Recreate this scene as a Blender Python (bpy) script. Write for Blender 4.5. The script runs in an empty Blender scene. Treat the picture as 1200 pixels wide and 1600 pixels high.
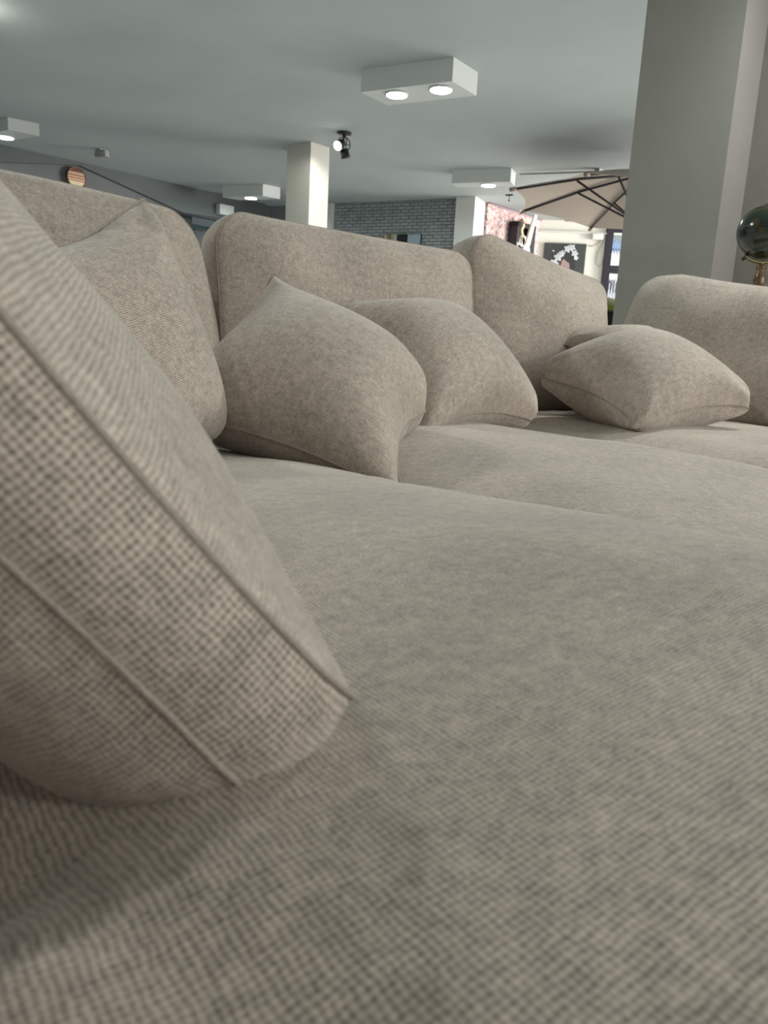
import bpy, bmesh, math, random
import numpy as np
from mathutils import Vector, Matrix
sc = bpy.context.scene
COL = sc.collection
random.seed(7)
# ------------------------------------------------------------------ camera
CAM = Vector((0, 0, 0.66)); FPX = 1202.0
PITCH = math.radians(11.75); ROLL = math.radians(3.07)
Fv = Vector((0, math.cos(PITCH), -math.sin(PITCH)))
R0 = Vector((1, 0, 0)); U0 = Vector((0, math.sin(PITCH), math.cos(PITCH)))
Rv = R0*math.cos(ROLL) + U0*math.sin(ROLL)
Uv = U0*math.cos(ROLL) - R0*math.sin(ROLL)
cd = bpy.data.cameras.new('camera'); cam = bpy.data.objects.new('camera', cd); COL.objects.link(cam)
M = Matrix((Rv, Uv, -Fv)).transposed().to_4x4(); M.translation = CAM
cam.matrix_world = M
cd.sensor_fit = 'VERTICAL'; cd.sensor_height = 34.6; cd.sensor_width = 25.95
cd.lens = 34.6*FPX/1600; cd.clip_start = 0.01; cd.clip_end = 200
cd.dof.use_dof = True; cd.dof.focus_distance = 1.5; cd.dof.aperture_fstop = 11
sc.camera = cam
# ------------------------------------------------------------------ world, exposure
sc.view_settings.view_transform = 'Standard'; sc.view_settings.look = 'None'
sc.view_settings.gamma = 1; sc.view_settings.use_curve_mapping = False
sc.view_settings.exposure = 0.0
w = bpy.data.worlds.new('world'); sc.world = w; w.use_nodes = True
w.node_tree.nodes['Background'].inputs[0].default_value = (0.86, 0.95, 1.0, 1)
w.node_tree.nodes['Background'].inputs[1].default_value = 0.50

def lamp(name, kind, loc, power, color, size=0.2, target=None, spot=None, sizey=None):
    l = bpy.data.lights.new(name, kind); l.energy = power; l.color = color
    if kind == 'AREA':
        if sizey: l.shape = 'RECTANGLE'; l.size = size; l.size_y = sizey
        else: l.shape = 'DISK'; l.size = size
    else: l.shadow_soft_size = size
    if kind == 'SPOT' and spot: l.spot_size = math.radians(spot); l.spot_blend = 0.6
    o = bpy.data.objects.new(name, l); COL.objects.link(o); o.location = loc
    if target is not None:
        o.rotation_euler = (Vector(target)-Vector(loc)).to_track_quat('-Z', 'Y').to_euler()
    return o
# daylight coming in through the shop windows on the far right, hidden behind the pillar
lamp('daylight_and_fill', 'AREA', (8.6, 10.5, 1.6), 820, (1.0, 0.95, 0.90), 3.2, (2.5, 11.5, 1.9), sizey=2.4)

# added soft fill from the right-hand side, no known source
lamp('right_fill', 'AREA', (6.6, -.6, 1.75), 150, (1.0, .985, .95), 4.5, (-.6, 2.4, .9), sizey=1.8)
# table lamp glow from the right of the sofa (throws the globe's shadow on the pillar)
lamp('side_lamp', 'AREA', (2.5, .15, 1.62), 13, (1.0, 0.93, 0.84), .16, (.9, 3.2, .9))
# ------------------------------------------------------------------ helpers
lamp('daylight_and_fill', 'AREA', (8.0, 6.4, 1.3), 85, (1.0, 0.95, 0.91), 2.6, (1.2, 8.4, 2.8), sizey=1.6)  # added fill aimed up to brighten the ceiling by the parasol
def ray(px, py):
    return Fv + Rv*((px-600)/FPX) + Uv*((800-py)/FPX)
def P(px, py, fwd):
    d = ray(px, py); return CAM + d*(fwd/d.y)
def Pz(px, py, z):
    d = ray(px, py); return CAM + d*((z-CAM.z)/d.z)
def Pxy(px, py, ptxy, nxy):          # intersection with a vertical plane
    d = ray(px, py); n = Vector((nxy[0], nxy[1], 0)); p0 = Vector((ptxy[0], ptxy[1], 0))
    t = (p0-CAM).dot(n)/d.dot(n); return CAM + d*t

def nt(name):
    m = bpy.data.materials.new(name); m.use_nodes = True
    n = m.node_tree; return m, n, n.nodes['Principled BSDF']
def node(n, t, **kw):
    x = n.nodes.new(t)
    for k, v in kw.items(): setattr(x, k, v)
    return x
def plain(name, col, rough=0.6, metal=0.0, bump=0.0, bscale=60, var=0.0, vscale=3.0, emit=None, estr=1.0, coat=0.0):
    m, n, b = nt(name)
    b.inputs['Base Color'].default_value = (*col, 1); b.inputs['Roughness'].default_value = rough
    b.inputs['Metallic'].default_value = metal
    if coat: b.inputs['Coat Weight'].default_value = coat
    if emit: b.inputs['Emission Color'].default_value = (*emit, 1); b.inputs['Emission Strength'].default_value = estr
    tc = node(n, 'ShaderNodeTexCoord')
    if var:
        nz = node(n, 'ShaderNodeTexNoise'); nz.inputs['Scale'].default_value = vscale; nz.inputs['Detail'].default_value = 5
        n.links.new(tc.outputs['Object'], nz.inputs['Vector'])
        r = node(n, 'ShaderNodeValToRGB')
        r.color_ramp.elements[0].position = .3; r.color_ramp.elements[1].position = .7
        r.color_ramp.elements[0].color = (*[c*(1-var) for c in col], 1)
        r.color_ramp.elements[1].color = (*[min(1, c*(1+var)) for c in col], 1)
        n.links.new(nz.outputs['Fac'], r.inputs['Fac']); n.links.new(r.outputs['Color'], b.inputs['Base Color'])
    if bump:
        nz2 = node(n, 'ShaderNodeTexNoise'); nz2.inputs['Scale'].default_value = bscale; nz2.inputs['Detail'].default_value = 4
        n.links.new(tc.outputs['Object'], nz2.inputs['Vector'])
        bp = node(n, 'ShaderNodeBump'); bp.inputs['Strength'].default_value = bump; bp.inputs['Distance'].default_value = 0.02
        n.links.new(nz2.outputs['Fac'], bp.inputs['Height']); n.links.new(bp.outputs['Normal'], b.inputs['Normal'])
    return m

def fabric(name, light, dark, pitch=0.0028, mott=0.24):
    m, n, b = nt(name); L = n.links.new
    uv = node(n, 'ShaderNodeUVMap'); uv.uv_map = 'UVMap'
    def noise(scale, detail=3, vec=None):
        x = node(n, 'ShaderNodeTexNoise'); x.inputs['Scale'].default_value = scale; x.inputs['Detail'].default_value = detail
        L(vec or uv.outputs['UV'], x.inputs['Vector']); return x
    def math_(op, a, c=None, d=None):
        x = node(n, 'ShaderNodeMath', operation=op)
        for i, v in enumerate((a, c, d)):
            if v is None: continue
            if isinstance(v, (int, float)): x.inputs[i].default_value = v
            else: L(v, x.inputs[i])
        return x.outputs[0]
    # wobble of the threads
    nz = noise(90, 2)
    vm = node(n, 'ShaderNodeVectorMath', operation='MULTIPLY_ADD')
    L(nz.outputs['Color'], vm.inputs[0]); vm.inputs[1].default_value = (0.0030,)*3; L(uv.outputs['UV'], vm.inputs[2])
    sp = node(n, 'ShaderNodeSeparateXYZ'); L(vm.outputs[0], sp.inputs[0])
    k = 2*math.pi/pitch
    sx = math_('SINE', math_('MULTIPLY', sp.outputs[0], k)); sy = math_('SINE', math_('MULTIPLY', sp.outputs[1], k))
    wv = math_('MULTIPLY_ADD', math_('ADD', sx, sy), 0.25, 0.5)
    grain = noise(560, 2); slub = noise(150, 3); cloud = noise(7, 6); patch = noise(62, 5)
    wv2 = math_('ADD', math_('MULTIPLY', wv, 0.46), math_('MULTIPLY', grain.outputs['Fac'], 0.54))
    wv3 = math_('ADD', wv2, math_('MULTIPLY_ADD', slub.outputs['Fac'], 0.34, -0.17))
    r = node(n, 'ShaderNodeValToRGB'); e = r.color_ramp.elements
    e[0].position = .27; e[1].position = .69; e[0].color = (*dark, 1); e[1].color = (*light, 1)
    L(wv3, r.inputs['Fac'])
    cl = math_('ADD', math_('MULTIPLY_ADD', cloud.outputs['Fac'], 2.7*mott, 1-1.35*mott), math_('MULTIPLY_ADD', patch.outputs['Fac'], 3.0*mott, -1.5*mott))
    mx = node(n, 'ShaderNodeVectorMath', operation='SCALE'); L(r.outputs['Color'], mx.inputs[0]); L(cl, mx.inputs['Scale'])
    L(mx.outputs[0], b.inputs['Base Color'])
    b.inputs['Roughness'].default_value = 0.92
    b.inputs['Specular IOR Level'].default_value = 0.15
    b.inputs['Sheen Weight'].default_value = 0.35; b.inputs['Sheen Roughness'].default_value = 0.5
    b.inputs['Sheen Tint'].default_value = (0.95, 0.96, 0.92, 1)
    bp = node(n, 'ShaderNodeBump'); bp.inputs['Strength'].default_value = 0.55; bp.inputs['Distance'].default_value = 0.0009
    L(wv3, bp.inputs['Height']); L(bp.outputs['Normal'], b.inputs['Normal'])
    return m
FAB = fabric('beige_chenille', (0.66, 0.575, 0.497), (0.145, 0.124, 0.106))
PIPE = plain('beige_piping', (0.44, 0.385, 0.33), 0.9, bump=.5, bscale=700)

def mesh_obj(name, verts, faces, mat, parent=None, uvs=None, smooth=False, mats=None, fmat=None):
    me = bpy.data.meshes.new(name)
    me.from_pydata([tuple(v) for v in verts], [], faces)
    if uvs is not None:
        uvl = me.uv_layers.new(name='UVMap'); uvl.data.foreach_set('uv', np.asarray(uvs, dtype=np.float32).ravel())
    for mm in (mats or [mat]): me.materials.append(mm)
    if fmat is not None: me.polygons.foreach_set('material_index', fmat)
    if smooth: me.polygons.foreach_set('use_smooth', [True]*len(me.polygons))
    me.update()
    o = bpy.data.objects.new(name, me); COL.objects.link(o)
    if parent: o.parent = parent
    return o
def tag(o, label=None, cat=None, group=None, kind=None):
    if label: o['label'] = label
    if cat: o['category'] = cat
    if group: o['group'] = group
    if kind: o['kind'] = kind
    return o
def thing(name, loc, label, cat, rz=0, group=None):
    o = bpy.data.objects.new(name, None); COL.objects.link(o); o.location = loc; o.rotation_euler = (0, 0, rz)
    o.empty_display_size = .1
    bpy.context.view_layer.update()
    return tag(o, label, cat, group)
def bm_obj(name, bm, mat, parent=None, smooth=False, world=True):
    """mesh object from a bmesh given in world coordinates (world) or in the parent's coordinates"""
    me = bpy.data.meshes.new(name); bmesh.ops.recalc_face_normals(bm, faces=bm.faces[:])
    if parent is not None and world:
        mw = Matrix.LocRotScale(parent.location, parent.rotation_euler, None)
        pp = parent.parent
        if pp is not None: mw = Matrix.LocRotScale(pp.location, pp.rotation_euler, None) @ mw
        bm.transform(mw.inverted())
    bm.to_mesh(me); bm.free(); me.materials.append(mat)
    if smooth: me.polygons.foreach_set('use_smooth', [True]*len(me.polygons))
    o = bpy.data.objects.new(name, me); COL.objects.link(o)
    if parent: o.parent = parent
    return o
def box_bm(bm, c, ax, size):
    """oriented box: centre c, axes ax (3 unit vectors), full size"""
    vs = []
    for i in (-.5, .5):
        for j in (-.5, .5):
            for k in (-.5, .5):
                vs.append(bm.verts.new(Vector(c)+ax[0]*(i*size[0])+ax[1]*(j*size[1])+ax[2]*(k*size[2])))
    for f in ((0,1,3,2),(4,6,7,5),(0,4,5,1),(2,3,7,6),(0,2,6,4),(1,5,7,3)): bm.faces.new([vs[i] for i in f])
    return vs
Z = Vector((0, 0, 1)); XYZ = (Vector((1,0,0)), Vector((0,1,0)), Z)
def box(name, c, ax, size, mat, parent=None, bevel=0.0, seg=2):
    bm = bmesh.new(); box_bm(bm, c, ax, size)
    if bevel: bmesh.ops.bevel(bm, geom=bm.edges[:], offset=bevel, segments=seg, affect='EDGES', profile=.6)
    return bm_obj(name, bm, mat, parent, smooth=False)
def prism(name, quad, h, mat, parent=None, axis=Z):
    """extrude a polygon (world points) along axis by h"""
    bm = bmesh.new(); a = [bm.verts.new(q) for q in quad]; b_ = [bm.verts.new(Vector(q)+axis*h) for q in quad]
    bm.faces.new(a); bm.faces.new(b_[::-1])
    for i in range(len(a)):
        j = (i+1) % len(a); bm.faces.new([a[i], b_[i], b_[j], a[j]])
    return bm_obj(name, bm, mat, parent)
def tube_geo(pts, r, seg=8, closed=False):
    pts = [Vector(p) for p in pts]; n = len(pts); V = []; Fc = []
    rr = r if hasattr(r, '__len__') else [r]*n
    prev = None
    for i, p in enumerate(pts):
        a = pts[(i-1) % n] if (closed or i > 0) else p; b = pts[(i+1) % n] if (closed or i < n-1) else p
        t = (b-a).normalized()
        if prev is None:
            prev = t.orthogonal().normalized()
        s = (prev - t*prev.dot(t)).normalized(); prev = s; q = t.cross(s)
        for k in range(seg):
            an = 2*math.pi*k/seg; V.append(p+(s*math.cos(an)+q*math.sin(an))*rr[i])
    m = n if closed else n-1
    for i in range(m):
        for k in range(seg):
            a0 = i*seg+k; a1 = i*seg+(k+1) % seg; b0 = ((i+1) % n)*seg+k; b1 = ((i+1) % n)*seg+(k+1) % seg
            Fc.append((a0, a1, b1, b0))
    if not closed:
        Fc.append(tuple(range(seg))[::-1]); Fc.append(tuple((n-1)*seg+k for k in range(seg)))
    return V, Fc
def tube(name, pts, r, mat, parent=None, seg=8, closed=False):
    V, Fc = tube_geo(pts, r, seg, closed); bm = bmesh.new(); vs = [bm.verts.new(v) for v in V]
    for f in Fc: bm.faces.new([vs[i] for i in f])
    return bm_obj(name, bm, mat, parent, smooth=True)
def lathe(name, prof, c, mat, parent=None, seg=32, axis=Z):
    """prof: list of (radius, height) from c along axis"""
    axis = Vector(axis).normalized(); s = axis.orthogonal().normalized(); q = axis.cross(s)
    bm = bmesh.new(); rings = []
    for r, h in prof:
        base = Vector(c)+axis*h
        if r < 1e-6: rings.append([bm.verts.new(base)])
        else: rings.append([bm.verts.new(base+(s*math.cos(2*math.pi*k/seg)+q*math.sin(2*math.pi*k/seg))*r) for k in range(seg)])
    for a, b in zip(rings, rings[1:]):
        if len(a) == 1 and len(b) == 1: continue
        for k in range(seg):
            k2 = (k+1) % seg
            if len(a) == 1: bm.faces.new([a[0], b[k], b[k2]])
            elif len(b) == 1: bm.faces.new([a[k], b[0], a[k2]])
            else: bm.faces.new([a[k], b[k], b[k2], a[k2]])
    if len(rings[0]) > 1: bm.faces.new(rings[0])
    if len(rings[-1]) > 1: bm.faces.new(rings[-1][::-1])
    return bm_obj(name, bm, mat, parent, smooth=True)

def frame_from(c, x, y, z):
    m_ = Matrix.Identity(4)
    for i, v in enumerate((x, y, z)):
        for j_ in range(3): m_[j_][i] = v[j_]
    m_.translation = c; return m_
frame_from_dir = frame_from

# ------------------------------------------------------------------ room shell
CEIL = 2.86
def roomdir(deg): a = math.radians(deg); return Vector((math.sin(a), math.cos(a), 0))
PLA = plain('ceiling_plaster', (0.45, 0.505, 0.505), 0.75, bump=.35, bscale=1.6, var=.07, vscale=.9)
WALLG = plain('grey_wall_paint', (0.14, 0.15, 0.155), 0.7, bump=.15, bscale=30, var=.04)
WALLD = plain('dark_fascia_paint', (0.10, 0.118, 0.12), 0.7, var=.05)
WHITE = plain('white_paint', (0.72, 0.73, 0.70), 0.6, bump=.1, bscale=40, var=.03)
BOXW = plain('light_box_paint', (0.62, 0.66, 0.64), 0.6)
CREAM = plain('cream_wall_paint', (0.88, 0.865, 0.79), 0.7)
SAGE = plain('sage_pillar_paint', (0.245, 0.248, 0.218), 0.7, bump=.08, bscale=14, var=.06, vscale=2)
TAUPE = plain('pillar_right_tone', (0.19, 0.178, 0.165), 0.7, bump=.08, bscale=14, var=.04)  # right pillar's side face; the tone carries the light on it
BLACK = plain('black_lacquer', (0.012, 0.012, 0.015), 0.4)
DARKM = plain('dark_metal', (0.03, 0.03, 0.035), 0.35, metal=.8)
FLOOR = plain('floor_tiles', (0.60, 0.585, 0.56), 0.25, var=.06)

def struct(o): o['kind'] = 'structure'; return o
struct(box('floor', (0, 6, -0.05), XYZ, (26, 26, .1), FLOOR))
struct(box('ceiling', (0, 3.2, CEIL+.1), XYZ, (26, 20.4, .2), PLA))
c0 = Pz(0, 227, CEIL); c1 = Pz(345, 303, CEIL); corner = Pz(418, 321, CEIL)
b0 = Pz(523, 318, CEIL); b1 = Pz(718, 310.5, CEIL)
ldir = (corner-c0).normalized(); ldir.z = 0
lnorm = Vector((ldir.y, -ldir.x, 0))          # pointing into the room
# left wall: has an opening below the lintel near its far end
def wall_slab(name, a, b, z0, z1, mat, thick=.15, n=None, parent=None):
    a = Vector(a); b = Vector(b); d = (b-a); d.z = 0; L_ = d.length; d.normalize()
    nn = n or Vector((d.y, -d.x, 0)); c = (a+b)/2; c = Vector((c.x, c.y, (z0+z1)/2))-nn*thick/2
    return box(name, c, (d, nn, Z), (L_, thick, z1-z0), mat, parent)
far = c0-ldir*6.0
j = Pxy(286, 333, c0.xy, lnorm.xy); jz = j.z          # lintel height
op0 = Pxy(236, 333, c0.xy, lnorm.xy); op0.z = 0
struct(wall_slab('wall_left', far, op0, 0, CEIL, WALLG))
o = wall_slab('trim_1', op0, corner+ldir*.16, jz, CEIL, WALLG); struct(o)
# darker fascia standing 6 cm proud of the left wall, its lower edge stepping down towards the back
pts = [(-260, 165), (0, 227), (345, 303), (415, 319)]
low = [(415, 352), (286, 332), (124, 258), (0, 253), (-260, 248)]
poly = [Pxy(x, y, (c0+lnorm*.06).xy, lnorm.xy) for x, y in pts+low]
for i in range(4): poly[i].z = CEIL-.001
struct(prism('trim_2', poly, .059, WALLD, axis=-lnorm))
# room behind the opening
back_a = op0 - lnorm*2.2 - ldir*2; back_b = corner-lnorm*2.2+ldir*3
struct(wall_slab('wall_back_left', back_a, back_b, 0, CEIL, plain('blue_grey_wall', (.24, .275, .28), .6)))
# back wall (grey brick) from the corner to the pilaster
bdir = (b1-b0); bdir.z = 0; bdir.normalize(); bn = Vector((bdir.y, -bdir.x, 0))
cornerb = b0 - bdir*((b0-corner).length)
MORT = plain('brick_mortar', (0.19, 0.215, 0.225), .9)
BRK = plain('grey_brick', (0.33, 0.365, 0.37), .8, bump=.4, bscale=25, var=.16, vscale=9)
wb = struct(wall_slab('wall_back', cornerb, b1, 0, CEIL-.001, MORT))
# bricks: far away and about 12 x 4 pixels, joined into one part
V = []; Fc = []
bh, bw, gap = .046, .135, .007; Lb = (b1-b0).length
row = 0; z = .9
while z < CEIL-.01:
    x = -(bw/2 if row % 2 else 0)
    while x < Lb:
        x0 = max(x, 0)+gap/2; x1 = min(x+bw, Lb)-gap/2
        if x1-x0 > .01:
            pr = .010+random.random()*.008; z1 = min(z+bh-gap, CEIL-.004); i0 = len(V)
            for (xx, zz, dd) in ((x0,z,0),(x1,z,0),(x1,z1,0),(x0,z1,0),(x0+.003,z+.003,pr),(x1-.003,z+.003,pr),(x1-.003,z1-.003,pr),(x0+.003,z1-.003,pr)):
                V.append(Vector((b0.x, b0.y, 0))+bdir*xx+bn*dd+Z*zz)
            Fc += [tuple(i0+q for q in f) for f in ((4,5,6,7),(0,1,5,4),(1,2,6,5),(2,3,7,6),(3,0,4,7))]
        x += bw
    z += bh; row += 1
bk = mesh_obj('brickwork', V, Fc, BRK, wb); bk['kind'] = 'stuff'
struct(box('rear_light_block', (0, -3.2, CEIL/2), XYZ, (26, .15, CEIL), WHITE))  # unseen slab added to block light from behind the camera
# white upright trim left of the brick wall
t0 = b0-bdir*.085
struct(box('trim_3', Vector((t0.x, t0.y, CEIL/2))+bdir*.045+bn*.05, (bdir, bn, Z), (.085, .1, CEIL-.01), WHITE))
# pilaster right of the brick wall
p2 = Pz(747, 309, CEIL); pd = p2-b1; pd.z = 0
pw = pd.length
struct(box('pillar_far', Vector((b1.x, b1.y, CEIL/2))+bdir*(pw/2)+bn*-.15, (bdir, bn, Z), (pw, .55, CEIL-.004), WHITE))
# pink mosaic wall, receding to the right
k0 = Pz(763, 316, CEIL); k1 = Pz(851, 345, CEIL)
m, n, b = nt('pink_mosaic'); tc = node(n, 'ShaderNodeTexCoord')
vo = node(n, 'ShaderNodeTexVoronoi'); vo.inputs['Scale'].default_value = 36; vo.inputs['Randomness'].default_value = .35
n.links.new(tc.outputs['Object'], vo.inputs['Vector'])
r = node(n, 'ShaderNodeValToRGB'); r.color_ramp.interpolation = 'CONSTANT'
cols = [(0, (.55, .36, .36)), (.2, (.62, .55, .53)), (.42, (.36, .15, .16)), (.58, (.58, .40, .39)), (.8, (.64, .60, .58))]
r.color_ramp.elements[0].color = (*cols[0][1], 1)
r.color_ramp.elements[1].position = cols[1][0]; r.color_ramp.elements[1].color = (*cols[1][1], 1)
for p_, c_ in cols[2:]:
    e = r.color_ramp.elements.new(p_); e.color = (*c_, 1)
sp = node(n, 'ShaderNodeSeparateColor'); n.links.new(vo.outputs['Color'], sp.inputs[0]); n.links.new(sp.outputs[0], r.inputs['Fac'])
n.links.new(r.outputs['Color'], b.inputs['Base Color']); b.inputs['Roughness'].default_value = .5
PINK = m
struct(wall_slab('wall_pink', k0, k1, 0, CEIL-.002, PINK, .12))
kd = (k1-k0).normalized(); kn = Vector((kd.y, -kd.x, 0))
tube('cornice_cable', [k0+kn*.02-Z*.012, (k0+k1)/2+kn*.02-Z*.02, k1+kn*.02-Z*.012, k1+bdir*.5+kn*.02-Z*.02], .012, plain('mauve_strip', (.45, .32, .36), .6))
tag(bpy.data.objects['cornice_cable'], 'thin mauve cable strip running along the top of the pink mosaic wall', 'cable')
# cream end wall with the orchid picture, then the window
cw = P(851, 400, 13.0); cr = bdir.copy(); cr = Vector((math.sin(math.radians(96)), math.cos(math.radians(96)), 0))
cn = Vector((cr.y, -cr.x, 0))
def onc(px, py, off=0.0): return Pxy(px, py, (cw+cn*off).xy, cn.xy)
ca = onc(820, 400); cb = onc(941, 420)
struct(wall_slab('wall_cream', ca, cb, 0, CEIL-.003, CREAM, .15))
struct(box('trim_4', (onc(880, 362)+onc(820, 362))/2+cr*.6, (cr, cn, Z), (1.9, .10, .03), WHITE))
# ------------------------------------------------------------------ pillars
def pillar(name, topc, d1, w1, d2, w2, mat, mat2=None):
    c = Vector((topc.x, topc.y, 0)); q = [c, c+d1*w1, c+d1*w1+d2*w2, c+d2*w2]
    return struct(prism(name, q, CEIL-.002, mat))
rd = roomdir(41); ld = roomdir(-49)
cc = Pz(486, 221, CEIL)
def wid(c, d, px, py):      # width so that the edge lands at the pixel column
    best = min(np.linspace(.05, 1.5, 291), key=lambda t: abs(proj(c+d*t)[0]-px)); return float(best)
def proj(p):
    v = Vector(p)-CAM; d = v.dot(Fv); return 600+FPX*v.dot(Rv)/d, 800-FPX*v.dot(Uv)/d
lw = wid(cc, ld, 449, 0); rw = wid(cc, rd, 515, 0)
pillar('pillar_middle', cc, ld, lw, rd, rw, plain('pillar_white', (.60, .59, .535), .6, bump=.15, bscale=20))
pc = P(1135, 250, 3.8); pc.z = 0
pq = [pc, pc+ld*.47, pc+ld*.47+rd*.5, pc+rd*.30]
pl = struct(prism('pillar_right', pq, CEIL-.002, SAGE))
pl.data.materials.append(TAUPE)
# face looking to the right: its tone stands in for the light there
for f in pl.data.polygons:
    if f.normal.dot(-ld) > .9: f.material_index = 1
wq = pc+rd*.30
struct(wall_slab('wall_right', wq+ld*.0, wq-ld*3.2, 0, CEIL-.002, plain('beige_grey_wall', (.145, .137, .124), .75, bump=.2, bscale=12, var=.04), .15, n=-rd))

# ------------------------------------------------------------------ ceiling light boxes
EMI = plain('led_face', (1, 1, 1), .4, emit=(0.93, 1.0, 1.0), estr=14)
def light_box(A, B, C, Abot, leds, label, power):
    """A,B,C: pixels of three upper corners (B the near one); Abot: pixel of B's lower end"""
    a, b_, c = [Pz(*q, CEIL) for q in (A, B, C)]
    dy = Pxy(Abot[0], Abot[1], b_.xy, (0, 1)).z
    h = CEIL-dy
    u1 = (a-b_); u2 = (c-b_); L1 = u1.length; L2 = u2.length
    t = thing('ceiling_light', (b_+u1/2+u2/2)-Z*0, label, 'ceiling light', group=None)
    q = [p-Z*h for p in (b_, b_+u1, b_+u1+u2, b_+u2)]
    prism('housing', q, h-.001, BOXW, t)
    for (lx, ly, rr) in leds:
        pz = Pz(lx, ly, dy-.004)
        lathe('bezel', [(rr*1.12, .003), (rr*1.12, -.006), (rr*1.0, -.008)], pz, BOXW, t)
        lathe('led_panel', [(rr, -.0085), (rr*.98, -.012)], pz, EMI, t)
        lamp('led_light', 'AREA', pz-Z*.03, power, (.90, 1.0, .985), rr*2, pz-Z)
    return t
light_box((565, 108), (709, 88.5), (747, 113), (707, 127), [(620, 147.5, .083), (689, 139.5, .083)],
          'white twin-lamp ceiling light box, the large one nearest in view', 16)
light_box((348, 290), (411, 287.5), (438, 293), (411, 306), [(392, 309, .085)],
          'white ceiling light box left of the middle pillar', 16)
light_box((707, 265), (799, 262), (806, 269), (798, 284), [(763, 289, .085)],
          'white ceiling light box above the far pilaster, beside the parasol', 16)
light_box((-60, 196), (12, 183), (61, 193), (12, 203), [(8, 214, .085)],
          'white ceiling light box at the far left edge of the picture', 16)
lamp('ceiling_glow', 'POINT', Pz(-45, 5, CEIL)-Z*.16, 3.2, (1.0, .95, .84), .05)
lamp('spot_and_fill', 'SPOT', (-1.3, -.4, 2.7), 26, (1, .96, .9), .08, (-.02, 1.4, .62), 26)  # added unseen spot that brightens the foreground throw pillow
# added unseen fill lights, boxed like the visible ceiling fittings
def fill_light_box(x, y, power, lab):
    t = thing('ceiling_light', (x, y, CEIL), lab, 'ceiling light')
    q = [Vector((x-.35, y-.2, CEIL-.2)), Vector((x+.35, y-.2, CEIL-.2)), Vector((x+.35, y+.2, CEIL-.2)), Vector((x-.35, y+.2, CEIL-.2))]
    prism('housing', q, .199, BOXW, t)
    lathe('led_panel', [(.09, -.001), (.09, -.005)], Vector((x, y, CEIL-.2)), EMI, t)
    lamp('led_light', 'AREA', (x, y, CEIL-.23), power, (.97, 1.0, .95), .34, (x, y, 0))
fill_light_box(2.0, 2.9, 46, 'added white fill light box out of view above the right of the sofa')
fill_light_box(-2.0, 3.0, 40, 'added white fill light box out of view left of the sofa')
fill_light_box(.9, -1.5, 10, 'added white fill light box out of view behind the photographer')
fill_light_box(4.6, .6, 3, 'added white fill light box out of view beyond the right wall')

# ------------------------------------------------------------------ things in the showroom behind the sofa
def disc_pts(c, s, q, r, n=32, a0=0, a1=2*math.pi):
    return [Vector(c)+s*math.cos(a0+(a1-a0)*k/n)*r+q*math.sin(a0+(a1-a0)*k/n)*r for k in range(n)]
# ceiling spotlight with two cans on a wire ring
sp0 = Pz(538, 207, CEIL)
sl = thing('ceiling_spotlight', sp0, 'black two-can ceiling spotlight on a wire ring right of the middle pillar', 'spotlight')
lathe('base', [(.075, -.001), (.075, -.014), (.02, -.02), (.012, -.05)], sp0, BLACK, sl, 24)
rc_ = sp0-Z*.115; rs = (Rv*.9+Vector((0, .45, 0))).normalized(); rq = Z
tube('ring', disc_pts(rc_, rs, rq, .072), .0055, BLACK, sl, 6, True)
tube('ring', disc_pts(rc_, rs.cross(Z), rq, .070), .0055, BLACK, sl, 6, True)
tube('crossbar', [rc_-rs*.07, rc_+rs*.07], .005, BLACK, sl, 6)
tube('crossbar', [rc_+Z*.07, rc_-Z*.075], .005, BLACK, sl, 6)
ax1 = (Vector((-.45, -.75, -.5))).normalized(); can1 = rc_-rs*.045-Z*.005
lathe('can', [(.030, -.055), (.040, -.05), (.043, .03), (.050, .035), (.050, .045)], can1, BLACK, sl, 24, ax1)
lathe('lamp_face', [(.046, .046), (.040, .050)], can1, plain('warm_led_face', (1, 1, 1), .4, emit=(1, .97, .88), estr=12), sl, 24, ax1)
ax2 = (Vector((.25, .1, -1))).normalized(); can2 = rc_+rs*.015-Z*.085
lathe('can', [(.030, -.04), (.043, -.036), (.046, .03), (.050, .035), (.050, .045)], can2, BLACK, sl, 24, ax2)
lamp('spot_and_fill', 'SPOT', can1+ax1*.07, 38, (1, .96, .88), .04, Vector((cc.x, cc.y, 1.9))+ld*.25, 100)
lamp('spot_and_fill', 'SPOT', sp0+rd*.12-Z*.25-ld*.15, .2, (1, .93, .80), .04, Vector((cc.x, cc.y, 2.2))+rd*.2, 80)
lamp('spot_and_fill', 'SPOT', sp0+rd*.05-Z*.2, 2.2, (1, .95, .80), .02, Pz(462, 192, CEIL), 45)  # added beam for the bright ceiling streak; no can points there
# emergency light unit on the ceiling
e0 = Pz(159, 233, CEIL)
em = thing('emergency_light', e0, 'small grey box unit fixed under the ceiling above the round plaque', 'ceiling unit')
G1 = plain('grey_plastic', (.30, .31, .28), .5)
box('bracket', e0-Z*.012, (rd, ld, Z), (.10, .08, .024), G1, em)
box('housing', e0-Z*.055, (bdir, bn, Z), (.175, .07, .066), G1, em, .008)
box('lens', e0-Z*.055+bdir*.05+bn*.036, (bdir, bn, Z), (.05, .006, .035), plain('pale_lens', (.42, .43, .40), .3), em, .002)
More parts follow.
